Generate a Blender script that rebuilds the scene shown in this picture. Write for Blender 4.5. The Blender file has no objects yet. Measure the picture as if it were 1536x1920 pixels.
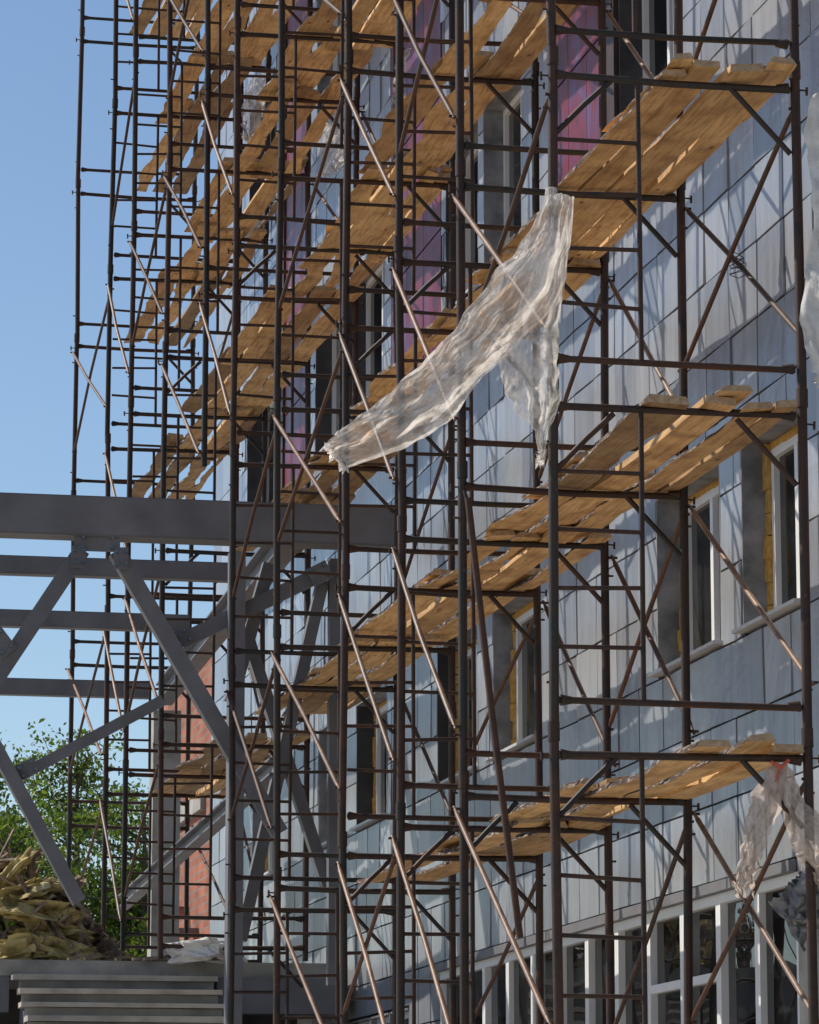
import bpy, math, random
from mathutils import Vector, noise
random.seed(7)
R=random.random
def ru(a,b): return a+(b-a)*random.random()

# ------------------------------------------------------------ local frame of the facade
A=math.radians(11.54)
W=Vector((-math.sin(A),math.cos(A),0))      # along the facade, away from viewer
N=Vector((math.cos(A),math.sin(A),0))       # into the building
P0=Vector((0.83,21.1,0))
def L(s,t,z): return P0+W*s+N*t+Vector((0,0,z))
FT=2.05                                     # facade plane

# ------------------------------------------------------------ mesh builder
class MB:
    def __init__(s): s.v=[];s.f=[];s.m=[];s.sm=[];s.r=[]
    def add(s,vs,fs,mat=0,smooth=False,rnd=None):
        b=len(s.v)
        if rnd is None: rnd=R()
        s.v.extend([tuple(p) for p in vs]); s.r.extend([rnd]*len(vs))
        for f in fs:
            s.f.append(tuple(b+i for i in f)); s.m.append(mat); s.sm.append(smooth)
    def tube(s,pts,r,n=8,mat=0,rnd=None,cap=True):
        pts=[Vector(p) for p in pts]; k=len(pts)
        rr=r if isinstance(r,(list,tuple)) else [r]*k
        vs=[];fs=[]
        d0=(pts[-1]-pts[0]).normalized()
        ref=Vector((0,0,1)) if abs(d0.z)<.8 else Vector((0,1,0))
        for i,p in enumerate(pts):
            d=(pts[min(i+1,k-1)]-pts[max(i-1,0)]).normalized()
            x=d.cross(ref).normalized(); y=d.cross(x)
            for j in range(n):
                a=2*math.pi*j/n
                vs.append(p+(x*math.cos(a)+y*math.sin(a))*rr[i])
        for i in range(k-1):
            for j in range(n):
                fs.append((i*n+j,i*n+(j+1)%n,(i+1)*n+(j+1)%n,(i+1)*n+j))
        s.add(vs,fs,mat,True,rnd)
        if cap:
            s.add(vs[:n],[tuple(range(n))],mat,False,rnd)
            s.add(vs[-n:],[tuple(range(n))],mat,False,rnd)
    def box(s,s0,s1,t0,t1,z0,z1,mat=0,rnd=None,jit=0):
        vs=[L(a,b,c) for c in (z0,z1) for b in (t0,t1) for a in (s0,s1)]
        if jit: vs=[p+Vector((ru(-jit,jit),ru(-jit,jit),ru(-jit,jit))) for p in vs]
        s.add(vs,[(0,1,3,2),(4,6,7,5),(0,4,5,1),(2,3,7,6),(0,2,6,4),(1,5,7,3)],mat,False,rnd)
    def bar(s,p,q,w,h,side,mat=0,rnd=None):
        p=Vector(p);q=Vector(q);d=(q-p).normalized()
        x=Vector(side);x=(x-d*x.dot(d)).normalized();y=d.cross(x)
        vs=[]
        for c in (p,q):
            for a,b in ((-1,-1),(1,-1),(1,1),(-1,1)):
                vs.append(c+x*a*w/2+y*b*h/2)
        s.add(vs,[(0,1,2,3),(7,6,5,4),(0,4,5,1),(1,5,6,2),(2,6,7,3),(3,7,4,0)],mat,False,rnd)
    def ibeam(s,p,q,w,h,side,mat=0,tf=.02):
        p=Vector(p);q=Vector(q);d=(q-p).normalized()
        x=Vector(side);x=(x-d*x.dot(d)).normalized();y=d.cross(x)
        s.bar(p,q,.014,h-2*tf-.002,side,mat)
        for k in (-1,1):
            o=y*k*(h/2-tf/2)
            s.bar(p+o,q+o,w,tf,side,mat)
    def done(s,name,mats,parent=None):
        me=bpy.data.meshes.new(name); me.from_pydata(s.v,[],s.f)
        for m in mats: me.materials.append(m)
        me.polygons.foreach_set('material_index',s.m)
        me.polygons.foreach_set('use_smooth',s.sm)
        a=me.attributes.new('rnd','FLOAT','POINT'); a.data.foreach_set('value',s.r)
        b=me.attributes.new('loc','FLOAT_VECTOR','POINT'); fl=[]
        for p in s.v:
            q=Vector(p)-P0; fl.extend((q.dot(W),p[2],q.dot(N)))
        b.data.foreach_set('vector',fl)
        me.update()
        o=bpy.data.objects.new(name,me); bpy.context.scene.collection.objects.link(o)
        if parent: o.parent=parent
        return o
def empty(name):
    o=bpy.data.objects.new(name,None); bpy.context.scene.collection.objects.link(o); return o

# ------------------------------------------------------------ materials
def mat(name):
    m=bpy.data.materials.new(name); m.use_nodes=True
    nt=m.node_tree; b=nt.nodes['Principled BSDF']; return m,nt,b
def nd(nt,t,**k):
    n=nt.nodes.new(t)
    for a,v in k.items(): setattr(n,a,v)
    return n
def locmap(nt,scale):
    a=nd(nt,'ShaderNodeAttribute',attribute_name='loc')
    mp=nd(nt,'ShaderNodeMapping'); mp.inputs['Scale'].default_value=scale
    nt.links.new(a.outputs['Vector'],mp.inputs['Vector']); return mp.outputs[0]
def noi(nt,vec,sc,det=4,rough=.55,dist=0):
    n=nd(nt,'ShaderNodeTexNoise'); n.inputs['Scale'].default_value=sc
    n.inputs['Detail'].default_value=det; n.inputs['Roughness'].default_value=rough
    n.inputs['Distortion'].default_value=dist
    nt.links.new(vec,n.inputs['Vector']); return n.outputs['Fac']
def ramp(nt,fac,stops):
    r=nd(nt,'ShaderNodeValToRGB'); e=r.color_ramp.elements
    while len(e)<len(stops): e.new(.5)
    for i,(p,c) in enumerate(stops):
        e[i].position=p; e[i].color=(*c,1)
    nt.links.new(fac,r.inputs[0]); return r.outputs[0]
def mix(nt,fac,a,b,mode='MIX'):
    n=nd(nt,'ShaderNodeMix',data_type='RGBA',blend_type=mode)
    for k,v in ((0,fac),(6,a),(7,b)):
        if hasattr(v,'is_linked'): nt.links.new(v,n.inputs[k])
        elif isinstance(v,(int,float)): n.inputs[k].default_value=v
        else: n.inputs[k].default_value=(*v,1)
    return n.outputs[2]
def bump(nt,b,h,st,dist=.01):
    n=nd(nt,'ShaderNodeBump'); n.inputs['Strength'].default_value=st; n.inputs['Distance'].default_value=dist
    nt.links.new(h,n.inputs['Height']); nt.links.new(n.outputs[0],b.inputs['Normal'])
def simple(name,cols,sc=3,rough=.8,metal=0,bs=.3,scale=(1,1,1),det=6,rv=.0):
    m,nt,b=mat(name); v=locmap(nt,scale); f=noi(nt,v,sc,det)
    n=len(cols); c=ramp(nt,f,[(.3+.4*i/(max(n-1,1)),cols[i]) for i in range(n)])
    if rv:
        a=nd(nt,'ShaderNodeAttribute',attribute_name='rnd')
        g=ramp(nt,a.outputs['Fac'],[(0,(1-rv,)*3),(1,(1,)*3)])
        c=mix(nt,1.0,c,g,'MULTIPLY')
    nt.links.new(c,b.inputs['Base Color']); b.inputs['Roughness'].default_value=rough
    b.inputs['Metallic'].default_value=metal
    if bs: bump(nt,b,noi(nt,v,sc*6,4),bs)
    return m

def steelmat(name,dark,rust,light,th=.55,rough=.6):
    m,nt,b=mat(name); v=locmap(nt,(1,1,1))
    f=noi(nt,v,5,8,.65); g=noi(nt,v,38,5,.6)
    c=ramp(nt,f,[(.35,dark),(th,rust),(.75,tuple(x*.6 for x in rust))])
    k=ramp(nt,g,[(.64,(0,0,0)),(.74,(1,1,1))])
    c=mix(nt,k,c,light)
    a=nd(nt,'ShaderNodeAttribute',attribute_name='rnd')
    q=ramp(nt,a.outputs['Fac'],[(0,(.6,.6,.62)),(1,(1.2,1.12,1.02))])
    c=mix(nt,1.0,c,q,'MULTIPLY')
    nt.links.new(c,b.inputs['Base Color'])
    b.inputs['Roughness'].default_value=rough
    bump(nt,b,g,.5,.004)
    return m
M_frame=steelmat('rusty_frame_steel',(.014,.010,.009),(.050,.021,.012),(.14,.105,.08))
M_green=steelmat('old_green_paint_steel',(.014,.020,.021),(.036,.019,.013),(.10,.09,.08),.60)
M_brace=steelmat('bare_brace_pipe',(.25,.165,.115),(.15,.08,.05),(.34,.26,.20),.55,.5)
M_bdark=steelmat('rusty_brace_pipe',(.035,.018,.012),(.085,.034,.017),(.12,.08,.055))

def wood():
    m,nt,b=mat('pine_plank')
    v=locmap(nt,(1.1,16,16)); v2=locmap(nt,(1,1,1))
    a=nd(nt,'ShaderNodeAttribute',attribute_name='rnd')
    off=nd(nt,'ShaderNodeVectorMath',operation='MULTIPLY_ADD')
    cmb=nd(nt,'ShaderNodeCombineXYZ'); nt.links.new(a.outputs['Fac'],cmb.inputs[0]); nt.links.new(a.outputs['Fac'],cmb.inputs[2])
    nt.links.new(cmb.outputs[0],off.inputs[0]); off.inputs[1].default_value=(40,0,40); nt.links.new(v,off.inputs[2])
    f=noi(nt,off.outputs[0],2.2,6,.6,.6)
    c=ramp(nt,f,[(.3,(.38,.21,.085)),(.5,(.66,.43,.20)),(.72,(.78,.56,.30))])
    d=noi(nt,v2,2.6,6,.65); k=ramp(nt,d,[(.40,(1.05,1.03,1)),(.56,(.82,.76,.70)),(.72,(.45,.39,.35))])
    c=mix(nt,1.0,c,k,'MULTIPLY')
    q=ramp(nt,a.outputs['Fac'],[(0,(.42,.42,.46)),(.18,(.62,.58,.55)),(.45,(.95,.92,.88)),(1,(1.1,1.08,1.04))])
    c=mix(nt,1.0,c,q,'MULTIPLY')
    vo=nd(nt,'ShaderNodeTexVoronoi'); vo.inputs['Scale'].default_value=1.0
    nt.links.new(locmap(nt,(2.3,5,5)),vo.inputs['Vector'])
    kk=ramp(nt,vo.outputs['Distance'],[(.05,(.25,.13,.07)),(.11,(1,1,1))])
    c=mix(nt,.85,c,kk,'MULTIPLY')
    nt.links.new(c,b.inputs['Base Color']); b.inputs['Roughness'].default_value=.75
    bump(nt,b,f,.25,.004); return m
M_wood=wood()
M_bark=simple('bark_edge',[(.025,.014,.010),(.07,.042,.03),(.50,.42,.34)],sc=12,rough=.95,bs=1,scale=(1,3,3))
M_end=simple('plank_end_grain',[(.30,.2,.12),(.5,.37,.24)],sc=30,rough=.9,bs=.2)

def panel():
    m,nt,b=mat('grey_composite_panel')
    v=locmap(nt,(1,1,1)); f=noi(nt,v,1.3,4,.5,.5)
    a=nd(nt,'ShaderNodeAttribute',attribute_name='rnd')
    c=ramp(nt,a.outputs['Fac'],[(0,(.28,.305,.35)),(.4,(.36,.385,.425)),(1,(.45,.47,.505))])
    st=noi(nt,locmap(nt,(6,.7,6)),2,5); k=ramp(nt,st,[(.35,(.78,.78,.79)),(.6,(1,1,1))])
    c=mix(nt,.8,c,k,'MULTIPLY')
    nt.links.new(c,b.inputs['Base Color'])
    b.inputs['Metallic'].default_value=.28; b.inputs['Roughness'].default_value=.28
    bump(nt,b,f,.5,.06); return m
M_panel=panel()
def magenta():
    m,nt,b=mat('magenta_panel'); v=locmap(nt,(1,1,1)); f=noi(nt,v,1.6,5,.6,.8)
    c=ramp(nt,f,[(.38,(.06,.014,.045)),(.48,(.19,.018,.035)),(.55,(.13,.035,.10)),(.66,(.13,.10,.22))])
    nt.links.new(c,b.inputs['Base Color']); b.inputs['Roughness'].default_value=.4
    bump(nt,b,noi(nt,v,1,2),.2,.04); return m
M_mag=magenta()
M_seam=simple('dark_substructure',[(.03,.03,.035),(.07,.07,.075)],rough=.8)
M_conc=simple('concrete',[(.20,.20,.19),(.33,.32,.30),(.42,.41,.38)],sc=2.5,rough=.9,bs=.4)
M_stair=simple('stair_concrete',[(.36,.33,.29),(.52,.48,.42),(.62,.58,.52)],sc=3,rough=.9,bs=.4,rv=.2)
M_white=simple('white_pvc_frame',[(.74,.75,.77),(.82,.83,.85)],rough=.35,bs=0)
M_foam=simple('mounting_foam',[(.45,.24,.05),(.68,.42,.12)],sc=20,rough=.95,bs=1)
M_dark=simple('brown_profile',[(.03,.018,.015),(.06,.035,.03)],rough=.5)
def glass():
    m,nt,b=mat('window_glass'); v=locmap(nt,(1,1,1))
    c=ramp(nt,noi(nt,v,.9,2),[(.4,(.004,.005,.006)),(.62,(.022,.024,.024))])
    nt.links.new(c,b.inputs['Base Color']); b.inputs['Roughness'].default_value=.01
    b.inputs['IOR'].default_value=1.5
    b.inputs['Specular IOR Level'].default_value=.42
    bump(nt,b,noi(nt,v,1.2,1),.22,.05); return m
M_glass=glass()
M_steel=simple('grey_primer_steel',[(.12,.12,.132),(.185,.187,.205)],sc=2.5,rough=.55,bs=.1)
M_bolt=simple('bolt_blue_zinc',[(.08,.12,.16),(.2,.25,.3)],sc=20,rough=.4,metal=.6)
def brick():
    m,nt,b=mat('red_brick'); v=locmap(nt,(1,1,1))
    t=nd(nt,'ShaderNodeTexBrick'); nt.links.new(v,t.inputs['Vector'])
    t.inputs['Scale'].default_value=1; t.inputs['Brick Width'].default_value=.40; t.inputs['Row Height'].default_value=.11
    t.inputs['Mortar Size'].default_value=.012
    t.inputs['Color1'].default_value=(.42,.135,.075,1); t.inputs['Color2'].default_value=(.27,.08,.05,1); t.inputs['Mortar'].default_value=(.22,.18,.15,1)
    k=ramp(nt,noi(nt,v,1.5,5),[(.35,(.65,.65,.65)),(.65,(1.1,1.1,1.1))])
    nt.links.new(mix(nt,1.0,t.outputs['Color'],k,'MULTIPLY'),b.inputs['Base Color']); b.inputs['Roughness'].default_value=.9
    bump(nt,b,t.outputs['Fac'],-.4,.01); return m
M_brick=brick()
def plastic(name,lo,hi,tint=(.86,.82,.78)):
    m,nt,b=mat(name); out=nt.nodes['Material Output']
    f=noi(nt,locmap(nt,(1,1,1)),3.5,7,.68,1.4)
    g=noi(nt,locmap(nt,(1,1,1)),8,8,.68,2.0)
    b.inputs['Base Color'].default_value=(*tint,1); b.inputs['Roughness'].default_value=.16
    tl=nd(nt,'ShaderNodeBsdfTranslucent'); tl.inputs['Color'].default_value=(*tint,1)
    tp=nd(nt,'ShaderNodeBsdfTransparent'); tp.inputs['Color'].default_value=(.96,.94,.92,1)
    m1=nd(nt,'ShaderNodeMixShader'); m1.inputs[0].default_value=.45
    nt.links.new(b.outputs[0],m1.inputs[1]); nt.links.new(tl.outputs[0],m1.inputs[2])
    m2=nd(nt,'ShaderNodeMixShader')
    k=ramp(nt,f,[(.38,(lo,)*3),(.60,(hi,)*3)])
    nt.links.new(k,m2.inputs[0]); nt.links.new(m1.outputs[0],m2.inputs[1]); nt.links.new(tp.outputs[0],m2.inputs[2])
    nt.links.new(m2.outputs[0],out.inputs['Surface'])
    bump(nt,b,g,.9,.04); return m
M_plast=plastic('polyethylene_film',.08,.64,(.95,.91,.87))
M_plast2=plastic('dusty_film',.02,.42,(.80,.70,.64))
def leafm():
    m,nt,b=mat('leaves'); out=nt.nodes['Material Output']
    a=nd(nt,'ShaderNodeAttribute',attribute_name='rnd')
    c=ramp(nt,a.outputs['Fac'],[(0,(.03,.06,.012)),(.6,(.085,.14,.022)),(1,(.18,.22,.04))])
    nt.links.new(c,b.inputs['Base Color']); b.inputs['Roughness'].default_value=.5
    tl=nd(nt,'ShaderNodeBsdfTranslucent'); c2=mix(nt,1.0,c,(1.7,1.7,.7),'MULTIPLY'); nt.links.new(c2,tl.inputs['Color'])
    ms=nd(nt,'ShaderNodeMixShader'); ms.inputs[0].default_value=.45
    nt.links.new(b.outputs[0],ms.inputs[1]); nt.links.new(tl.outputs[0],ms.inputs[2]); nt.links.new(ms.outputs[0],out.inputs['Surface'])
    return m
M_leaf=leafm()
M_trunk=simple('tree_bark',[(.06,.05,.04),(.14,.12,.09)],sc=8,rough=.95)
M_wool=simple('mineral_wool_yellow',[(.24,.18,.06),(.52,.42,.18),(.66,.57,.32)],sc=5,rough=1,bs=1,det=8,rv=.25)
M_deb=simple('brown_debris',[(.08,.055,.04),(.30,.22,.16),(.55,.47,.38)],sc=7,rough=1,bs=1,rv=.5)
M_ground=simple('dusty_ground',[(.34,.31,.26),(.44,.40,.34)],sc=.4,rough=1,bs=.2)
M_sack=simple('white_sack_cloth',[(.55,.54,.52),(.75,.74,.72)],sc=12,rough=.8,bs=.4)
M_red=simple('red_tie',[(.5,.08,.05),(.6,.15,.1)],rough=.6)
M_foil=simple('grey_membrane',[(.10,.11,.12),(.32,.33,.36)],sc=4,rough=.5,bs=.4)
M_sill=simple('light_metal_sill',[(.42,.44,.48),(.55,.57,.60)],sc=2,rough=.4,bs=.1)

# ------------------------------------------------------------ ground
g=MB(); S=1500
g.add([(-S,-S,0),(S,-S,0),(S,S,0),(-S,S,0)],[(0,1,2,3)]); g.done('ground',[M_ground])

# ------------------------------------------------------------ scaffolding
scaf=empty('scaffolding')
SF=[0,2.5,4.5,6.55,9.6,12.0,13.95,16.65,19.4,21.4,25.0]
WID=1.48
fr=MB(); pk=MB(); br=MB()
base={6:8.35,7:3.86,8:3.86,9:3.86,10:3.86}
ladders={0,2,3,4,5,7,8,9}
TOP=18
for i,s in enumerate(SF):
    zb=base.get(i,0)
    for t in (0,WID):
        zs=[zb]
        q=2.15+2*math.ceil((zb-2.15+.3)/2)
        while q<TOP+.3: zs.append(q); q+=2
        prev=None
        for a,bz in zip(zs[:-1],zs[1:]):
            j=.018
            p=L(s+ru(-j,j),t+ru(-j,j),a) if prev is None else prev+Vector((ru(-.007,.007),ru(-.007,.007),0))
            e=L(s+ru(-j,j),t+ru(-j,j),bz+.002)
            m=0 if R()<.75 else 1
            fr.tube([p,e],.029,10,m,R())
            d=(e-p).normalized()
            fr.tube([e-d*.09,e+d*.02],.035,10,m,R())
            sd=-N if t==0 else N
            if R()<.8:
                pc=e-d*ru(.12,.2)
                fr.tube([pc,pc+sd*.075],.006,5,0)
                fr.tube([pc+sd*.07-Vector((0,0,.03)),pc+sd*.072+Vector((0,0,.02))],.009,5,0)
            for zz in (a+.25,bz-.35):
                if zz>zb+.1 and zz<bz:
                    pc=L(s,t,zz); fr.tube([pc+N*(-.05 if t==0 else .05),pc],.008,5,0)
            prev=e
    for k in range(1,10):
        z=2.0*k
        if z<zb+.1: continue
        dz=ru(-.015,.015); dz2=ru(-.015,.015); tilt=ru(-.014,.014)
        m=1 if R()<.3 else 0
        fr.tube([L(s,.02,z+dz),L(s,.5*WID,z+dz+tilt-.006),L(s,WID-.02,z+dz+tilt)],.0225,8,m)
        if k<9: fr.tube([L(s,.02,z+.29+dz2),L(s,WID*.5,z+.285+dz2),L(s,WID-.02,z+.29+dz2-tilt)],.020,8,m)
        for tt,sg in ((.03,1),(WID-.03,-1)):
            for zz in (z+dz,z+.29+dz2):
                fr.tube([L(s,tt,zz),L(s,tt+sg*.07,zz)],[.034,.021],8,m)
        m2=1 if R()<.5 else 0
        if i<3 or R()<.6: fr.tube([L(s,1.10,z-.02),L(s,WID-.02,z-.40)],.018,8,m2)
        if i in(0,) or R()<.25: fr.tube([L(s,.36,z-.02),L(s,.20,z-.17),L(s,.02,z-.36)],.017,8,m2)
        if i in ladders:
            lo=max(z-2+.29,zb+.1)
            if z-lo<.5: continue
            tr=.52+ru(-.012,.012)
            fr.tube([L(s,tr,lo),L(s,tr+ru(-.01,.01),z)],.0155,8,0)
            zz=lo+.33
            while zz<z-.2:
                fr.tube([L(s,.02,zz+ru(-.014,.014)),L(s,tr,zz+ru(-.014,.014))],.0135,7,0,R())
                zz+=.335
fr.done('frames_and_ladders',[M_frame,M_green],scaf)

def brace(p,q,r,m):
    p=Vector(p);q=Vector(q);d=(q-p).normalized()
    mid=(p+q)/2+Vector((ru(-.015,.015),ru(-.015,.015),ru(-.015,.015)))
    br.tube([p+d*.09,mid,q-d*.09],r,9,m,R())
    for a,sg in ((p,1),(q,-1)):
        br.tube([a-d*sg*.03,a+d*sg*.05,a+d*sg*.10],[.010,.012,r],7,m)
        br.tube([a-N*.03,a+N*.035],.010,6,2)
near={(0,6,1):3,(0,4,1):1,(0,2,1):3,(0,6,0):3,(0,4,0):0,(0,2,0):1,(0,8,1):2,(0,8,0):1,
      (1,6,1):1,(1,4,1):3,(1,2,1):2,(1,4,0):1,(1,6,0):1,(1,8,0):3,(1,8,1):1,(1,2,0):1,(1,0,0):1,
      (2,4,0):1,(2,2,0):3,(2,6,0):1,(2,8,0):1,(2,10,0):2,(2,0,0):1,(2,6,1):2,(2,4,1):1,(2,0,1):2}
for i in range(len(SF)-1):
    a,b=SF[i],SF[i+1]
    for k in range(0,9):
        z=2.0*k
        zmin=max(base.get(i,0),base.get(i+1,0))
        if i in(5,6): zmin=8.3
        if z+.4<zmin: continue
        for t,side in ((-.045,0),(WID+.045,1)):
            if i<3: c=near.get((i,int(z),side),0)
            else:
                c=0
                if R()<(.62 if side==0 else .22): c|=1
                if R()<(.30 if side==0 else .2): c|=2
            if c&1: brace(L(b,t,z+1.93),L(a,t,z+ru(.44,.50)),.0175,0 if (R()<.78 and (side==0 or i<2)) else 1)
            t2=t+(.04 if side==0 else -.04)
            if c&2: brace(L(a,t2,z+1.88),L(b,t2,z+ru(.6,.9)),.0165,1)
br.tube([Vector((.36,22.6,5.75)),Vector((.50,22.5,4.4)),Vector((.66,22.4,3.04))],.022,9,1)
br.tube([Vector((.34,22.6,5.8)),Vector((.36,22.6,5.7))],.012,6,1)
for q in range(3):
    c=L(1.28,WID+.03,7.27-.03*q); pts=[]
    for a in range(13):
        an=a/12*2*math.pi
        pts.append(c+W*math.cos(an)*ru(.03,.06)+N*.05*math.sin(an*2)+Vector((0,0,math.sin(an)*ru(.03,.06))))
    br.tube(pts,.003,5,2)
br.done('diagonal_braces',[M_brace,M_bdark,M_frame],scaf)

def plank(s0,s1,tc,w,z0,z1,live=(.01,.01),th=.04):
    n=max(10,int((s1-s0)/.08)); sd=R()*100; vs=[];rn=R()
    sk=ru(-.05,.05); tw=ru(-.012,.012)
    for i in range(n+1):
        u=i/n; s=s0+(s1-s0)*u
        def ed(o,amp):
            return amp*(noise.noise(Vector((s*1.1,sd+o,0)))*2.6+noise.noise(Vector((s*3.5,sd+o,3)))*.8+noise.noise(Vector((s*14,sd+o,6)))*.25)
        tl=tc-w/2+sk*(u-.5)+ed(0,live[0]); tr=tc+w/2+sk*(u-.5)+ed(9,live[1])
        z=z0+(z1-z0)*u-.022*math.sin(math.pi*u)
        c1=.006+1.6*max(0,live[0]-.01); c2=.006+1.6*max(0,live[1]-.01)
        e0=ru(-.03,.03) if i in(0,n) else 0
        e1=ru(-.03,.03) if i in(0,n) else 0
        rg=ru(0,.014) if max(live)>.014 else 0
        vs+= [L(s+e0,tl,z-tw),L(s+e1,tr,z+tw),L(s+e1,tr-c2*.6-rg,z+th+tw),L(s+e0,tl+c1*.6+rg,z+th-tw)]
    top=[];side=[]
    for i in range(n):
        b=i*4
        top+= [(b,b+1,b+5,b+4),(b+3,b+7,b+6,b+2)]
        side+=[(b,b+4,b+7,b+3),(b+1,b+2,b+6,b+5)]
    pk.add(vs,top,0,False,rn); pk.add(vs,side,1 if max(live)>.014 else 0,False,rn)
    pk.add(vs[:4],[(0,3,2,1)],2,False,rn); pk.add(vs[-4:],[(0,1,2,3)],2,False,rn)

rng={4:(0,9.7,.72),6:(0,21.4,.60),8:(0,16.7,.66),10:(0,25,.66),12:(0,25,.66),14:(2.5,25,.66),16:(2.5,25,.7)}
for z,(sa,sb,t0) in rng.items():
    for i in range(len(SF)-1):
        a,b=SF[i],SF[i+1]
        if a<sa-.1 or b>sb+.4: continue
        if z==6 and i in (6,): continue
        if z==6 and 7<=i and R()<.2: continue
        if z in(6,8) and i==5: b=SF[5]+2.2
        t=t0+ru(-.06,.06); lim=1.44; j=0
        if z>=10 and i>3: t+=ru(-.12,.1)
        off=.05 if i%2 else 0.0
        while t<lim-.1:
            w=ru(.16,.25)
            if t+w>lim+.03: w=lim-t
            oa=ru(.05,.5); ob=ru(.05,.55)
            if i==0: oa=ru(.06,.26)
            if i==9: ob=ru(-.1,.15)
            lv=(ru(.018,.042),ru(.010,.032)) if (R()<.75 or j==0) else (.005,.005)
            if z==8 and i<2: lv=(.005,.005) if j else (.018,.006)
            plank(a-oa,b+ob,t+w/2,w-.012,z+.026+off+(.04 if R()<.15 else 0),z+.026+off+ru(0,.012),lv,ru(.034,.05))
            if R()<.22: plank(a-oa-.1,a+ru(.6,1.4),t+w/2+ru(-.03,.05),w,z+.085+off,z+.08+off+ru(0,.03),(.028,.025),.035)
            gap=(.004 if R()<.4 else ru(.02,.10)) if z!=8 or i>1 else .006
            t+=w+gap; j+=1
pk.done('planks',[M_wood,M_bark,M_end],scaf)

# ------------------------------------------------------------ panel-clad building
bld=empty('panel_clad_building')
wins=[]
for s0,s1 in ((1.77,3.1),(3.6,5.25),(8.9,10.6),(11.2,12.9),(15.3,16.9),(17.5,19.1),(22,23.6)): wins.append((s0,s1,5.2,6.5,2,1))
for z0 in (9.5,13.3,17.1):
    for s0,s1 in ((4.6,6.15),(9.4,10.9),(11.1,12.5),(15.5,17.4),(17.6,19.4),(22.2,24.2)): wins.append((s0,s1,z0,z0+1.6,2,0))
rib=[]
x=2.0
while x<12.6: rib.append((x,min(x+.88,12.8))); x+=.9
wins_all=[w[:4] for w in wins]+[(2.0,12.8,1.75,3.55),(14.2,20,1.75,3.3)]
def subtract(rects,h):
    out=[]
    for a,b,c,d in rects:
        if h[0]>=b or h[1]<=a or h[2]>=d or h[3]<=c: out.append((a,b,c,d)); continue
        if h[0]>a: out.append((a,h[0],c,d))
        if h[1]<b: out.append((h[1],b,c,d))
        a2,b2=max(a,h[0]),min(b,h[1])
        if h[2]>c: out.append((a2,b2,c,h[2]))
        if h[3]<d: out.append((a2,b2,h[3],d))
    return out
SE=27.0
wall=[(-6,SE,0,20)]
for h in wins_all: wall=subtract(wall,h)
wb=MB()
for a,b,c,d in wall: wb.box(a,b,FT+.045,FT+.5,c,d,0)
wb.box(-6,SE,FT+.5,FT+12,0,20.2,1)
wb.box(-6,1.95,FT-.02,FT+.04,0,3.5,1)
wb.done('wall_core',[M_seam,M_conc],bld)
pn=MB()
mags=((6.55,8.35),(12.7,15.1),(19.8,21.4)); darks=((6.2,6.53),(21.42,21.8))
cols=[];s=-5.4
while s<SE-.01:
    cols.append((s,min(s+.62,SE))); s+=.62
ph=.52
z=3.62-7*ph
rows=[]
while z<20: rows.append((max(z,0),min(z+ph,20))); z+=ph
special=[(a,b,9.15,20) for a,b in mags+darks]
for c0,c1 in cols:
    for r0,r1 in rows:
        if r1<=0: continue
        rs=[(c0,c1,r0,r1)]
        for h in wins_all+special: rs=subtract(rs,h)
        if c0<1.95: rs=[q for r in rs for q in subtract([r],(-6,1.95,0,3.52))]
        rn=R(); ja=ru(-.009,.009)
        for a,b,c,d in rs:
            if b-a<.05 or d-c<.05: continue
            gp=.0075
            vs=[L(p,FT+ (ja if p==a+gp else -ja)+ (ru(-.005,.005)) ,q) for q in (c+gp,d-gp) for p in (a+gp,b-gp)]
            vb=[p+N*.03 for p in vs]
            pn.add(vs+vb,[(0,1,3,2),(0,4,5,1),(2,3,7,6),(0,2,6,4),(1,5,7,3)],0,False,rn)
for a,b in mags:
    z=9.17; n=3; w=(b-a)/n
    while z<20:
        for q in range(n): pn.box(a+q*w+.006,a+(q+1)*w-.006,FT-.004,FT+.03,z,z+1.28,1)
        z+=1.3
for a,b in darks: pn.box(a,b,FT-.03,FT+.04,9.15,20,2)
pn.done('facade_panels',[M_panel,M_mag,M_dark],bld)
wm=MB()
def window(s0,s1,z0,z1,nm,foam,dep=.20):
    wm.box(s0,s0+.02,FT+.0,FT+dep+.1,z0,z1,3); wm.box(s1-.02,s1,FT,FT+dep+.1,z0,z1,3 if R()<.5 else 4)
    wm.box(s0-.03,s1+.03,FT-.07,FT+dep+.1,z0,z0+.025,5); wm.box(s0+.02,s1-.02,FT-.01,FT+dep+.1,z1-.02,z1,3)
    if foam:
        wm.box(s0+.02,s0+.10,FT+dep-.03,FT+dep+.02,z0+.03,z1-.02,2,jit=.012)
        for q in range(8):
            h=(z1-z0-.05)/8
            wm.box(s1-.11,s1-.02,FT+dep-.035+ru(-.02,.012),FT+dep+.02,z0+.03+h*q,z0+.03+h*(q+1)-.003,2,jit=.008)
        wm.box(s0+.10,s1-.11,FT+dep-.02,FT+dep+.02,z1-.07,z1-.02,2,jit=.01)
    a,b,c,d=s0+(.10 if foam else .02),s1-(.11 if foam else .02),z0+.03,z1-(.07 if foam else .02)
    f=.06;t=FT+dep
    def fb(a,b,c,d,o=0): wm.box(a,b,t-.02+o,t+.05,c,d,0)
    fb(a,a+f,c,d); fb(b-f,b,c,d); fb(a+f,b-f,c,c+f); fb(a+f,b-f,d-f,d)
    for k in range(1,nm):
        m=a+(b-a)*k/nm; fb(m-.035,m+.035,c+f,d-f,-.004)
    wm.box(a+f,b-f,t+.02,t+.03,c+f,d-f,1)
for w in wins: window(*w)
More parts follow.
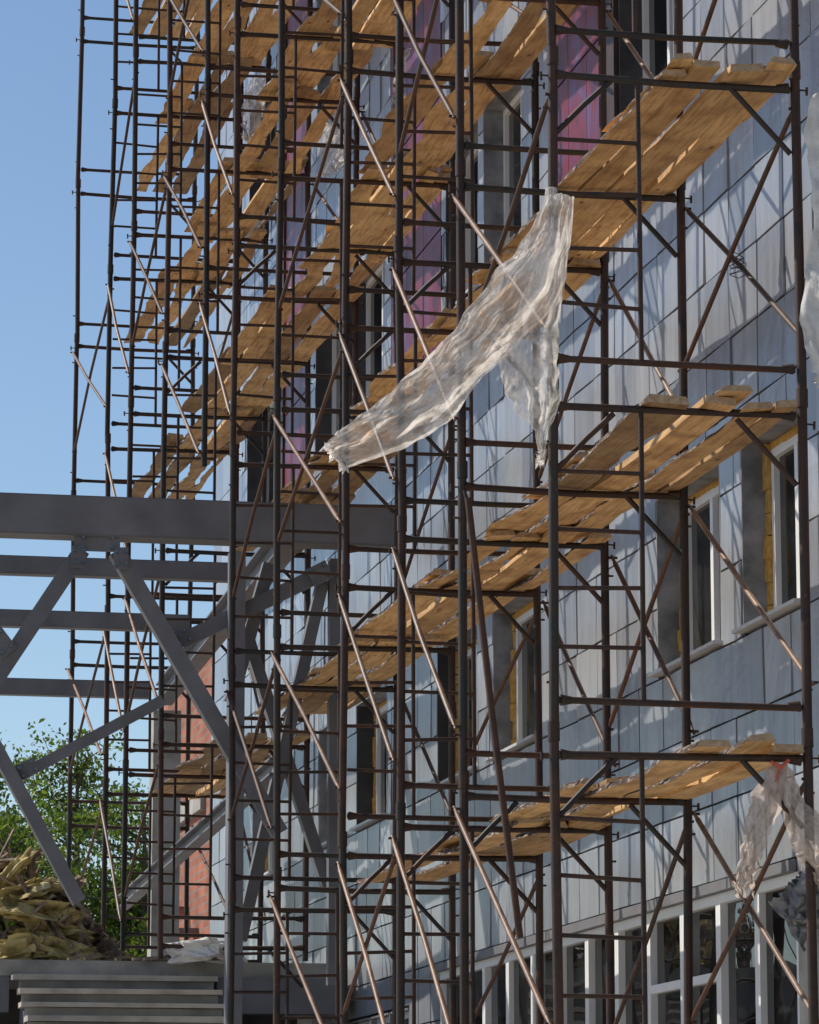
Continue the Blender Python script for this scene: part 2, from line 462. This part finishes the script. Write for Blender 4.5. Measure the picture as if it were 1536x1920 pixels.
for a,b in rib:
    f=.055; t=FT+.03; b=b+.019
    wm.box(a+.001,a+f,t-.03,t+.05,1.78,3.53,0); wm.box(b-f,b-.001,t-.03,t+.05,1.78,3.53,0)
    wm.box(a+f,b-f,t-.028,t+.05,3.46,3.53,0); wm.box(a+f,b-f,t-.028,t+.05,1.78,1.86,0)
    if R()<.4: wm.box(a+f,b-f,t-.025,t+.05,2.95,3.01,0)
    j=ru(-.006,.006)
    g0=[L(a+f,t+.02+j,1.86),L(b-f,t+.02-j,1.86),L(b-f,t+.02-j+ru(-.004,.004),3.46),L(a+f,t+.02+j,3.46)]
    wm.add(g0,[(0,1,2,3)],1)
x=14.2
while x<19.9: window(x+.001,x+.95,1.78,3.28,1,0,.08); x+=.966
wm.done('windows',[M_white,M_glass,M_foam,M_foil,M_seam,M_sill],bld)
tr=MB()
tr.box(2.0,12.9,FT-.06,FT-.01,3.53,3.60,0); tr.box(2.0,12.9,FT-.10,FT,1.70,1.77,0)
tr.box(-6,SE,FT-.08,FT+.6,20.2,20.45,0)
tr.done('flashings',[M_steel],bld)

# ------------------------------------------------------------ brick wing
bw=empty('brick_building')
b=MB(); b.box(SE+.02,31.6,FT+.01,FT+9,0,8.55,0); b.done('walls',[M_brick],bw)
b=MB(); b.box(SE+.02,31.7,FT-.05,FT+9,8.55,8.7,0); b.box(SE+.5,31.7,FT-.06,FT+.009,6.5,6.75,0)
for k in range(4):
    z=4.9+ (k%2)*.35; b.box(28.0+k*.9,28.5+k*.9,FT-.25,FT+.009,z,z+.09,1)
b.done('concrete_band_and_ledges',[M_conc,M_brick],bw)
b=MB()
b.box(24.6,24.95,.98,1.32,3.86,7.40,0); b.done('concrete_column',[M_conc])

# ------------------------------------------------------------ steel canopy truss
tru=empty('steel_canopy_truss')
t=MB(); SP=13.0
def Q(tt,z,s=SP): return L(s,tt,z-.17)
t.ibeam(Q(-7,7.80),Q(1.75,7.80),.30,.37,W,0,.025)
t.bar(Q(-7,7.80,SP-.16),Q(1.70,7.80,SP-.16),.01,.345,W,0)
for s,z,te,h in ((15.6,7.78,.55,.18),(19.0,7.78,.6,.18),(24.4,7.78,.9,.20)):
    t.ibeam(Q(-7,z,s),Q(te,z,s),.16,h,W,0)
    t.bar(Q(-7,z,s-.085),Q(te,z,s-.085),.008,h*.9,W,0)
t.ibeam(Q(.72,7.76,SP+.2),Q(1.1,7.76,24.6),.2,.26,N,0)
t.ibeam(Q(.62,5.6,SP+.3),Q(.62,5.2,24.6),.14,.16,N,0)
w=.15
def dg(t0,z0,t1,z1,s=SP,ww=w):
    t.bar(Q(t0,z0,s),Q(t1,z1,s),.13,ww,W,0)
dg(-1.25,7.5,-2.6,5.35); dg(-.93,7.5,.60,4.95,SP)
dg(-2.6,6.75,-1.22,4.3,SP+.02,.12)
dg(-.30,6.72,1.05,7.42,SP+.25,.14); dg(-1.74,5.46,-.45,6.18,SP+.3,.10)
dg(.55,7.5,.20,6.2,SP+.4,.12)
dg(1.05,7.35,.30,4.0,SP+.35,.11); dg(.25,7.2,1.15,4.5,SP+.55,.11)
t.bar(Q(.20,7.55,SP+.1),Q(.20,.17,SP+.1),.18,.14,W,0)
t.bar(Q(1.15,7.55,SP+.3),Q(1.15,3.6,SP+.3),.12,.10,W,0)
def gus(tt,z,a,bh,s=SP-.10,rot=0):
    c=Q(tt,z,s); d=(N*math.cos(rot)+Vector((0,0,math.sin(rot))))
    t.bar(c-d*a/2,c+d*a/2,.02,bh,W,0)
    for k in (-1,1):
        for j in (-1,1):
            e=Vector((0,0,1))*math.cos(rot)-N*math.sin(rot)
            p=c+d*k*a*.32+e*j*bh*.28
            t.tube([p-W*.05,p],.018,6,1)
gus(-1.12,7.56,.42,.16); gus(-1.29,7.42,.13,.20,SP-.125); gus(-.90,7.42,.13,.20,SP-.125)
gus(-1.98,6.62,.26,.18,SP-.09,-.9); gus(-.30,6.74,.16,.16,SP+.1,.5); gus(.98,7.38,.2,.18,SP+.1,.5); gus(-1.7,5.5,.2,.14,SP+.1,.5)
t.done('beams_and_diagonals',[M_steel,M_bolt],tru)

# ------------------------------------------------------------ landing and stairs
st=empty('concrete_staircase')
b=MB()
b.box(17.0,33,-8,1.9,3.70,3.86,0)
b.box(17.02,17.3,-8,-1.45,3.34,3.698,1); b.box(16.85,17.2,.62,1.95,3.34,3.698,1)
b.box(19.5,19.8,-8,1.9,0,3.698,2)  # dark wall added to stand in for the shaded void under the landing
b.done('landing',[M_conc,M_steel,M_seam],st)
b=MB()
for i in range(23):
    z=3.70-.15*i; s1=17.0-.30*i; s0=s1-.30
    b.box(s0-.05,s1-.002,-1.44+.02*(i%2)+.035*i*.3,.60,z-.055,z-.002,0,jit=.008)
    b.box(s0+.05,s1-.003,-1.36,.57,z-.148,z-.057,1,jit=.003)
    b.box(s0+.10,s1-.05,-1.30,.5,max(0,z-.5),z-.152,1)
b.bar(L(17.0,-1.30,3.35),L(10.4,-1.30,.1),.08,.25,N,2)
b.bar(L(17.0,.50,3.35),L(10.4,.50,.1),.08,.25,N,2)
b.done('steps',[M_stair,M_conc,M_steel],st)

# ------------------------------------------------------------ debris, insulation, sack
def blob(mb,c,rx,ry,rz,mat_,amp=.25,n=14,fr_=2.0,rot=0):
    vs=[];fs=[];sd=R()*50
    for i in range(n+1):
        th=math.pi*i/n
        for j in range(2*n):
            ph_=math.pi*j/n
            d=Vector((math.sin(th)*math.cos(ph_),math.sin(th)*math.sin(ph_),math.cos(th)))
            e=Vector([math.copysign(abs(x)**.6,x) for x in d])
            k=1+amp*noise.noise(d*fr_+Vector((sd,0,0)))*1.6+amp*.6*noise.noise(d*fr_*3+Vector((sd,9,0)))+amp*.3*noise.noise(d*fr_*8+Vector((sd,9,0)))
            p=Vector((e.x*rx*k,e.y*ry*k,e.z*rz*k))
            x=p.x*math.cos(rot)-p.z*math.sin(rot); z=p.x*math.sin(rot)+p.z*math.cos(rot)
            vs.append(Vector(c)+Vector((x,p.y,z)))
    for i in range(n):
        for j in range(2*n):
            fs.append((i*2*n+j,i*2*n+(j+1)%(2*n),(i+1)*2*n+(j+1)%(2*n),(i+1)*2*n+j))
    mb.add(vs,fs,mat_,False)
b=MB()
for k in range(34):
    X=ru(-5.4,-3.3); zz=3.9+ru(0,1.15)*max(.15,1-abs(X+4.3)*.6)
    blob(b,(X,39.3+ru(-.4,.4),zz),ru(.10,.32),ru(.15,.3),ru(.05,.13),0 if (R()<.4 and X>-4.4) else 1,.5,12,2.6,ru(-.9,.9))
for c,rx,rz,ro in (((-3.72,38.8,4.20),.36,.15,.25),((-3.55,38.7,4.0),.34,.12,-.3),((-3.85,38.7,4.42),.36,.11,-.15),((-3.95,38.75,4.62),.30,.10,.3),((-4.0,38.6,4.02),.25,.12,.1)):
    blob(b,c,rx,.3,rz,0,.5,18,2.4,ro)
for k in range(220):
    X=ru(-5.2,-3.3); z=3.9+abs(random.gauss(0,.65)); c=Vector((X,39+ru(-.6,.3),z)); d=Vector((ru(-1,1),ru(-.3,.3),ru(-.6,.9))).normalized()*ru(.05,.22)
    if z>3.9+1.35*max(.2,1-abs(X+4.3)*.6): continue
    b.bar(c-d,c+d,ru(.02,.10),ru(.01,.03),(ru(-1,1),1,.3),1)
b.done('insulation_debris_pile',[M_wool,M_deb])
b=MB(); blob(b,(-2.15,37.6,3.95),.27,.2,.10,0,.3,16,1.8,.05); blob(b,(-1.95,37.9,3.92),.25,.2,.07,0,.3,14,2.2,-.05)
for k in range(14):
    X=ru(-3.6,-1.6); b.bar((X,37.65,3.875),(X+ru(.08,.3),37.7+ru(0,.2),3.88+ru(0,.06)),.04,.03,(0,1,0),1)
b.done('white_sack',[M_sack,M_deb])

# ------------------------------------------------------------ plastic film
def film(name,E1,E2,Y,m,amp=.05,nu=90,nv=46,folds=5,rag=.02):
    def samp(E,u):
        x=u*(len(E)-1); i=min(int(x),len(E)-2); f=x-i
        p0=E[max(i-1,0)];p1=E[i];p2=E[i+1];p3=E[min(i+2,len(E)-1)]
        r=[]
        for a,b_,c,d in zip(p0,p1,p2,p3):
            r.append(.5*((2*b_)+(-a+c)*f+(2*a-5*b_+4*c-d)*f*f+(-a+3*b_-3*c+d)*f**3))
        return r
    mb=MB(); vs=[];fs=[];sd=R()*40
    for i in range(nu+1):
        u=i/nu; a=samp(E1,u); c=samp(E2,u)
        for j in range(nv+1):
            v=j/nv
            X=a[0]+(c[0]-a[0])*v+rag*noise.noise(Vector((u*16,v*3,sd))); z=a[1]+(c[1]-a[1])*v+rag*noise.noise(Vector((u*16,v*3,sd+7)))
            if i==nu: z+=ru(-.05,.03); X+=ru(-.04,.02)
            sp=.3+u*.9
            wv=v+.22*noise.noise(Vector((u*2.2,v*1.5,sd)))
            def rid(x,y,o): return 1-2*abs(noise.noise(Vector((x,y,sd+o))))*1.7
            dd=amp*sp*(.4*math.sin(wv*folds*2*math.pi)+1.1*rid(u*3.2+v*2,wv*4,1)+.7*rid(u*7-v*5,wv*5,2)+.35*rid(u*15+v*9,v*10,3)+.14*rid(u*32,v*24,4))
            bl=.12*math.sin(v*math.pi)*math.sin(u*math.pi)
            vs.append((X,Y+dd-bl,z))
    k=nv+1
    for i in range(nu):
        for j in range(nv):
            if i>nu-4 and noise.noise(Vector((j*.5,i,sd)))>.2: continue
            fs.append((i*k+j,i*k+j+1,(i+1)*k+j+1,(i+1)*k+j))
    mb.add(vs,fs,0,True); return mb.done(name,[m])
YP=20.98
def px(x,y,Y=YP):   # survey helper: metres on the vertical plane at distance Y
    v=960-y; f=7000.; th=math.radians(10.44); d=Vector(((x-768)/f,math.cos(th)-v/f*math.sin(th),math.sin(th)+v/f*math.cos(th)))
    return (d.x*Y/d.y,1.5+d.z*Y/d.y)
pl=empty('torn_plastic_sheet')
E1=[px(*p) for p in ((1030,360),(992,432),(930,508),(868,592),(800,672),(722,742),(655,790),(612,830))]
E2=[px(*p) for p in ((1078,368),(1068,470),(1045,560),(975,640),(905,705),(850,780),(765,835),(650,875))]
film('windblown_strip',E1,E2,YP,M_plast,.036,150,70,3).parent=pl
E1=[px(*p) for p in ((1000,500),(965,590),(932,665),(948,722),(970,770),(1000,800),(1015,850))]
E2=[px(*p) for p in ((1060,420),(1062,520),(1050,600),(1046,680),(1054,745),(1030,800),(1022,862))]
film('hanging_tail',E1,E2,YP+.05,M_plast,.035,100,50,3).parent=pl
b=MB(); b.tube([L(0,.0,7.20),L(0,.0,7.26),L(0,0,7.31)],[.036,.042,.035],10,0); b.done('knot',[M_plast]).parent=pl
pl2=empty('hanging_plastic_rag')
Y2=21.35
E1=[px(x,y,Y2) for x,y in ((1450,1430),(1415,1480),(1400,1540),(1388,1600),(1378,1665))]
E2=[px(x,y,Y2) for x,y in ((1475,1430),(1470,1500),(1445,1560),(1425,1620),(1412,1672))]
film('tail_a',E1,E2,Y2,M_plast2,.03,60,24,3).parent=pl2
E1=[px(x,y,Y2) for x,y in ((1450,1430),(1462,1500),(1478,1560),(1500,1610),(1530,1660))]
E2=[px(x,y,Y2) for x,y in ((1480,1430),(1510,1500),(1550,1540),(1575,1600),(1600,1650))]
film('tail_b',E1,E2,Y2+.03,M_plast2,.03,60,24,3).parent=pl2
b=MB(); c=px(1462,1436,Y2)
b.tube([(c[0]-.05,Y2-.03,c[1]+.02),(c[0],Y2-.05,c[1]-.02),(c[0]+.05,Y2-.03,c[1]+.03)],.012,7,0)
b.tube([(c[0],Y2-.05,c[1]),(c[0]-.03,Y2-.05,c[1]-.10)],.007,6,0); b.done('red_tie_string',[M_red]).parent=pl2
Y3=21.2
E1=[px(x,y,Y3) for x,y in ((1530,165),(1512,240),(1522,330),(1528,420),(1512,520),(1510,620),(1530,710))]
E2=[px(x,y,Y3) for x,y in ((1640,150),(1640,240),(1640,330),(1640,420),(1640,520),(1640,620),(1640,700))]
film('white_fabric_sheet',E1,E2,Y3+.1,M_sack,.03,60,24,3,.03)
Yw=23.1
E1=[px(x,y,Yw) for x,y in ((1440,1700),(1470,1665),(1500,1640),(1540,1620))]
E2=[px(x,y,Yw) for x,y in ((1500,1790),(1510,1750),(1530,1740),(1560,1720))]
film('torn_grey_membrane',E1,E2,Yw-.25,M_foil,.06,40,20,2,.05)
for k,(Yq,pts) in enumerate(((36.5,((612,225),(650,235),(600,330),(640,320))),(33.0,((742,100),(770,90),(735,185),(760,200))),(28.5,((1165,10),(1235,0),(1185,95),(1215,110))),(41.,((470,150),(500,130),(455,260),(480,270))))):
    p=[px(x,y,Yq) for x,y in pts]
    def mid(a,b_): return ((a[0]+b_[0])/2+ru(-.05,.05),(a[1]+b_[1])/2)
    film('plastic_scrap',[p[0],mid(p[0],p[2]),p[2]],[p[1],mid(p[1],p[3]),p[3]],Yq,M_plast,.05,40,18,2,.04)

# ------------------------------------------------------------ trees
def tree(X,Y,H,rad,nl,zlow=2.5,lf=.13):
    root=empty('broadleaf_tree')
    b=MB(); base_=Vector((X,Y,0)); top=Vector((X+ru(-.4,.4),Y,H*.93))
    b.tube([base_,base_.lerp(top,.3)+Vector((.1,0,0)),base_.lerp(top,.65),top],[.22,.17,.10,.02],8)
    tips=[]
    for k in range(40):
        u=ru(.25,.97); p=base_.lerp(top,u); a=ru(0,6.28)
        ln=rad*(1.15-u*.75)*ru(.6,1.1)
        e=p+Vector((math.cos(a)*ln,math.sin(a)*ln,ln*ru(.35,.9)))
        m_=p.lerp(e,.5)+Vector((ru(-.2,.2),ru(-.2,.2),.15))
        b.tube([p,m_,e],[.05,.03,.008],5,cap=False)
        tips+= [(e,1),(m_,.9),(p.lerp(m_,.6),.7)]
        for q in range(3):
            st_=m_.lerp(e,ru(0,.9)); e2=st_+Vector((ru(-1,1),ru(-1,1),ru(-.1,1))).normalized()*ru(.4,.9)
            b.tube([st_,e2],[.015,.004],4,cap=False); tips.append((e2,.7))
    b.done('trunk_and_limbs',[M_trunk],root)
    l=MB(); per=nl//len(tips)
    for c,sc in tips:
        shade=ru(0,1)
        cr=ru(.3,.6)*sc
        for k in range(per):
            d=Vector((random.gauss(0,1),random.gauss(0,1),random.gauss(0,.75)))*cr*.6
            p=c+d
            n_=Vector((ru(-1,1),ru(-1,1),ru(-.2,1))).normalized()
            x=n_.cross(Vector((ru(-1,1),ru(-1,1),ru(-1,1)))).normalized(); y=n_.cross(x)
            a_=lf*ru(.6,1.2); w_=a_*.45
            l.add([p-x*a_*.5,p+y*w_*.5,p+x*a_*.5,p-y*w_*.5],[(0,1,2,3)],0,False,min(1,max(0,shade*.6+ru(0,.4))))
    l.done('crown_leaves',[M_leaf],root)
tree(-9.2,80,11.7,2.2,14000,lf=.15)
tree(-7.4,84,12.4,2.1,13000,lf=.15)
tree(-5.5,78,10.2,2.5,14000,lf=.15)
tree(-7.8,74,8.9,2.5,14000,lf=.15)
tree(-5.6,90,11.0,2.8,12000,lf=.16)
tree(-9.6,90,10.8,2.8,11000,lf=.16)
tree(-13,78,11,3,6000,lf=.2)  # unseen trees from here on, added to give dark reflections in the facade
tree(-18,70,11,3.2,5000,lf=.22); tree(-24,60,11,3.5,5000,lf=.24); tree(-27,48,12,3.5,5000,lf=.24)

# ------------------------------------------------------------ light
az=Vector((-.9,.44)).normalized(); el=math.radians(46)
Sd=Vector((az.x*math.cos(el),az.y*math.cos(el),math.sin(el)))
sun=bpy.data.lights.new('sun','SUN'); sun.energy=5.0; sun.angle=math.radians(.5); sun.color=(1,.91,.78)
so=bpy.data.objects.new('sun',sun); bpy.context.scene.collection.objects.link(so)
so.rotation_euler=Sd.to_track_quat('Z','Y').to_euler()
w=bpy.data.worlds.new('World'); bpy.context.scene.world=w; w.use_nodes=True
nt=w.node_tree; bg=nt.nodes['Background']
sk=nt.nodes.new('ShaderNodeTexSky'); sk.sky_type='NISHITA'; sk.sun_disc=False
sk.sun_elevation=el; sk.sun_rotation=math.atan2(az.x,az.y)%(2*math.pi)
sk.air_density=1.0; sk.dust_density=.2; sk.ozone_density=3.0
nt.links.new(sk.outputs[0],bg.inputs[0]); bg.inputs[1].default_value=.115

# ------------------------------------------------------------ camera
cd=bpy.data.cameras.new('camera'); co=bpy.data.objects.new('camera',cd); bpy.context.scene.collection.objects.link(co)
co.location=(0,0,1.5); co.rotation_euler=(math.radians(90+10.44),0,0)
cd.sensor_fit='HORIZONTAL'; cd.sensor_width=36; cd.lens=7000/1536*36; cd.clip_end=5000; cd.clip_start=.1
sc=bpy.context.scene; sc.camera=co
sc.view_settings.view_transform='Standard'; sc.view_settings.look='None'; sc.view_settings.exposure=0
